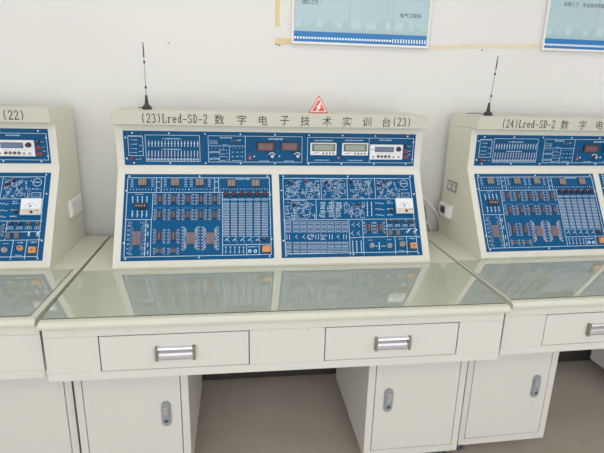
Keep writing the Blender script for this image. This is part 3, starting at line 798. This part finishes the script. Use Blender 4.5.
# ------------------------------------------------------------------ antennas on the consoles
def antenna(n, x, y, dx, H, cable, lab):
    root = empty('antenna', at(n, x, y, T+zb1+.0004), 0)
    m = MB(); m.lathe(M_BLACKP, 0, 0, [(.02, 0), (.0205, .006), (.017, .012), (.009, .019), (.0065, .035), (.0045, .056)], WORLD, 18); m.build('base', root)
    P = lambda t: Vector((dx*t, 0, H*t))
    m = MB(); m.tube(M_RELAY, [P(.2), P(.82)], .0011, 6)
    m.tube(M_BLACKP, [P(.78), P(.79), P(.93), P(.98)], [.0012, .0026, .0024, .0012], 8); m.tube(M_BLACKP, [P(.98), P(1)], .0022, 8); m.build('mast', root)
    for t in (.335, .71):
        m = MB(); m.tube(M_BLACKP, [P(t-.022), P(t-.012), P(t+.012), P(t+.022)], [.0015, .0042, .0042, .0015], 10); m.build('coil', root)
    m = MB(); m.tube(M_BLACKP, smooth_path(cable), .0016, 6); m.build('cable', root)
    tag(root, lab, 'antenna', 'whip antennas on the consoles')
antenna(23, .23, .72, .0, .258, [(-.014,0,.004), (-.03,.01,.008), (-.043,.05,.0045), (-.04,.1,.003), (-.036,.135,.002)], 'black whip antenna standing upright on console (23)')
antenna(24, .222, .715, .014, .254, [(-.014,0,.006), (-.045,.03,.008), (-.06,.07,.004), (-.05,.1,.002), (-.03,.135,.002)], 'black whip antenna leaning right on console (24)')

# ------------------------------------------------------------------ warning sign standing on console 23
root = empty('warning_sign', (.9325, .665, T+zb1+.0006))
FS = Frame((0, 0, 0), (1,0,0), (0,0,1), (0,-1,0))
def tri(a, z0): h = a*.866; return [(-a/2, z0), (a/2, z0), (0, z0+h)]
m = MB(); m.prism(M_SIGNR, tri(.0836, 0), -.002, 0, FS); m.prism(M_SIGNW, tri(.069, .0042), 0, .0003, FS); m.prism(M_SIGNR, tri(.0565, .0078), .0003, .0006, FS)
m.box(M_SIGNR, -.02, .02, 0, .03, 0, .0015)
m.build('sign_plate', root)
m = MB(); m.prism(M_SIGNW, [(.004,.041), (-.0105,.022), (-.002,.021), (-.0105,.009), (-.006,.0065), (.0115,.026), (.003,.0265), (.011,.039)], .0006, .0012, FS)
m.build('lightning_bolt', root)
tag(root, 'red triangular electric shock sign on top of console (23)', 'sign')

# ------------------------------------------------------------------ posters
def poster(x0, x1, z0, lab, texts, dash):
    root = empty('poster', (0, WY, 0)); H = .9; z1 = z0+H
    F = Frame((0, -.010, 0), (1,0,0), (0,0,1), (0,-1,0))
    m = MB(); fw = .011
    for a0, a1, b0, b1 in ((x0, x1, z0, z0+fw), (x0, x1, z1-fw, z1), (x0, x0+fw, z0+fw, z1-fw), (x1-fw, x1, z0+fw, z1-fw)):
        m.box(M_PFRAME, a0, a1, b0, b1, -.0095, .006, F, bev=.002)
    m.build('frame', root)
    m = MB(); a0, a1, b0 = x0+fw, x1-fw, z0+fw; W = a1-a0
    m.box(M_POSTER, a0, a1, b0, z1-fw, -.0095, 0, F)
    # pale skyline
    rg = random.Random(3)
    for i in range(26):
        c = a0+W*(.02+.95*i/26); hh = rg.uniform(.012, .05)
        m.box(M_PFAINT if rg.random() < .6 else M_PFAINT2, c, c+W*rg.uniform(.015,.05), b0+.058, b0+.058+hh, 0, .0002+.00001*i, F)
    for fx, hh in ((.4, .17), (.68, .2), (.72, .12)): m.box(M_PFAINT2, a0+W*fx, a0+W*(fx+.012), b0+.06, b0+.06+hh, 0, .0002, F)
    m.box(M_PFAINT2, a0, a1, b0+.045, b0+.062, 0, .00055, F)
    m.box(M_PBLUE, a0, a1, b0, b0+.044, 0, .0006, F)
    n = dash
    for i in range(n):
        fx = (i+.5)/n; c = a0+W*fx; big = fx > .72 and dash < 50
        m.box(M_PWHITE, c-.0042 if not big else c-.0028, c+.0042 if not big else c+.0028, b0+(.012 if not big else .008), b0+(.021 if not big else .025), .0006, .0009, F)
    for s, c0, z, pitch, size in texts:
        Ft = Frame((0, -.0104, 0), (1,0,0), (0,0,-1), (0,-1,0))
        for i, ch in enumerate(s):
            if ch != ' ': put_glyph(m, M_INK, ch, Ft, c0+i*pitch, -z, size, size, 0)
    m.build('print', root, label='pale blue print with a blue foot band of white squares')
    tag(root, lab, 'poster', 'framed posters on the wall')
poster(.8405, 1.485, T+.881, 'framed pale blue poster on the wall above console (23)', [('团队工作、', .895, T+1.0575, .0185, .021), ('电气工程系', 1.348, T+1.0195, .0205, .021)], 48)
poster(2.053, 2.70, T+.893, 'framed pale blue poster at the upper right corner of the picture', [('培养三下', 2.144, T+1.1015, .0195, .02), ('专业技术技能人才队伍', 2.24, T+1.1015, .0195, .02)], 52)

# ------------------------------------------------------------------ old tape, nail and marks on the wall
def strip(name, pts, h, mm, lab, cat, parent=None):
    m = MB(); F = Frame((0, WY, 0), (1,0,0), (0,0,1), (0,-1,0)); m.prism(mm, pts, -.002, h, F); o = m.build(name)
    tag(o, lab, cat); return o
strip('tape_strip', [(.7675, T+.95), (.7885, T+.951), (.789, T+1.62), (.768, T+1.62)], .0006, M_TAPE, 'upright strip of tan tape on the wall left of the first poster', 'tape')
strip('tape_strip', [(.77, T+.879), (.776, T+.872), (.84, T+.878), (.84, T+.903), (.78, T+.905), (.769, T+.9)], .0006, M_TAPE, 'short torn tan tape at the lower left corner of the first poster', 'tape')
strip('tape_strip', [(1.485, T+.876), (1.72, T+.889), (1.86, T+.8945), (2.052, T+.899), (2.052, T+.922), (1.9, T+.919), (1.7, T+.912), (1.62, T+.903), (1.485, T+.898)], .0006, M_TAPE2, 'long pale tape strip on the wall between the two posters', 'tape')
for x, z, lab in ((1.758, .8852, 'tiny dark nail in the wall above the leaning antenna'), (.7745, .877, 'tiny dark nail at the lower left end of the torn tape'), (.789, .873, 'tiny dark nail just right of the torn tape end'), (.302, .866, 'faint small nail in the wall right of the upright antenna')):
    m = MB(); F = Frame((x, WY, T+z), (1,0,0), (0,0,1), (0,-1,0)); m.lathe(M_CAP if 'faint' in lab else M_BLACKP, 0, 0, [(.0034, -.004), (.0032, .002), (.001, .003)], F, 8)
    tag(m.build('nail'), lab, 'nail')

# ------------------------------------------------------------------ cables behind the consoles
def cable(pts, r, mm, lab):
    m = MB(); m.tube(mm, smooth_path(pts), r, 8); tag(m.build('cable'), lab, 'cable', 'cables behind the consoles')
cable([(1.35, .885, T+.16), (1.42, .895, T+.205), (1.485, .9, T+.194), (1.53, .9, T+.168), (1.575, .9, T+.122), (1.612, .905, T+.072), (1.64, .91, T-.05), (1.645, .915, T-.3), (1.645, .915, .006)], .0062, M_CABLE, 'upper white cable looping down beside console (24)')
cable([(1.38, .89, T+.1), (1.47, .9, T+.07), (1.535, .905, T+.048), (1.575, .91, T+.018), (1.6, .915, T-.1), (1.605, .918, T-.3), (1.6, .918, .006)], .0048, M_CABLE, 'lower white cable dropping behind the gap between the desks')
cable([(1.44, .915, T+.185), (1.51, .92, T+.165), (1.548, .925, T+.1), (1.553, .925, T+.02), (1.55, .922, T-.25), (1.55, .92, .005)], .004, M_CABLEG, 'thin grey cable hanging on the wall behind the white cables')

# ------------------------------------------------------------------ light
w = bpy.data.worlds.new('World'); SC.world = w; w.use_nodes = True
bg = w.node_tree.nodes['Background']; bg.inputs['Color'].default_value = (.93, .96, 1, 1); bg.inputs['Strength'].default_value = 1.95
def area(name, loc, rot, sx, sy, power, col=(1, .98, .95)):
    l = bpy.data.lights.new(name, 'AREA'); l.shape = 'RECTANGLE'; l.size = sx; l.size_y = sy; l.energy = power; l.color = col
    o = bpy.data.objects.new(name, l); COL.objects.link(o); o.location = loc; o.rotation_euler = rot; return o
for x in (-2.2, .6, 3.4):
    for y in (-.1, -2.8):
        area('ceiling_lamp', (x, y, 3.05), (0,0,0), 1.2, .5, 10)

# ------------------------------------------------------------------ camera
cd = bpy.data.cameras.new('Camera'); cam = bpy.data.objects.new('Camera', cd); COL.objects.link(cam)
cd.sensor_fit = 'HORIZONTAL'; cd.sensor_width = 36; cd.lens = 36*482.155/604; cd.clip_start = .01
a, b, c = R(15.9393), R(7.7339), R(1.4442)
fw = Vector((math.sin(b)*math.cos(a), math.cos(b)*math.cos(a), -math.sin(a)))
r0 = Vector((math.cos(b), -math.sin(b), 0)); u0 = r0.cross(fw)
r1 = r0*math.cos(c)+u0*math.sin(c); u1 = -r0*math.sin(c)+u0*math.cos(c)
mx = Matrix((r1, u1, -fw)).transposed().to_4x4(); mx.translation = Vector((.598, -1.3756, T+.6865))
cam.matrix_world = mx
SC.camera = cam
SC.view_settings.view_transform = 'Standard'; SC.view_settings.look = 'None'
SC.view_settings.exposure = 0; SC.view_settings.gamma = 1; SC.view_settings.use_curve_mapping = False
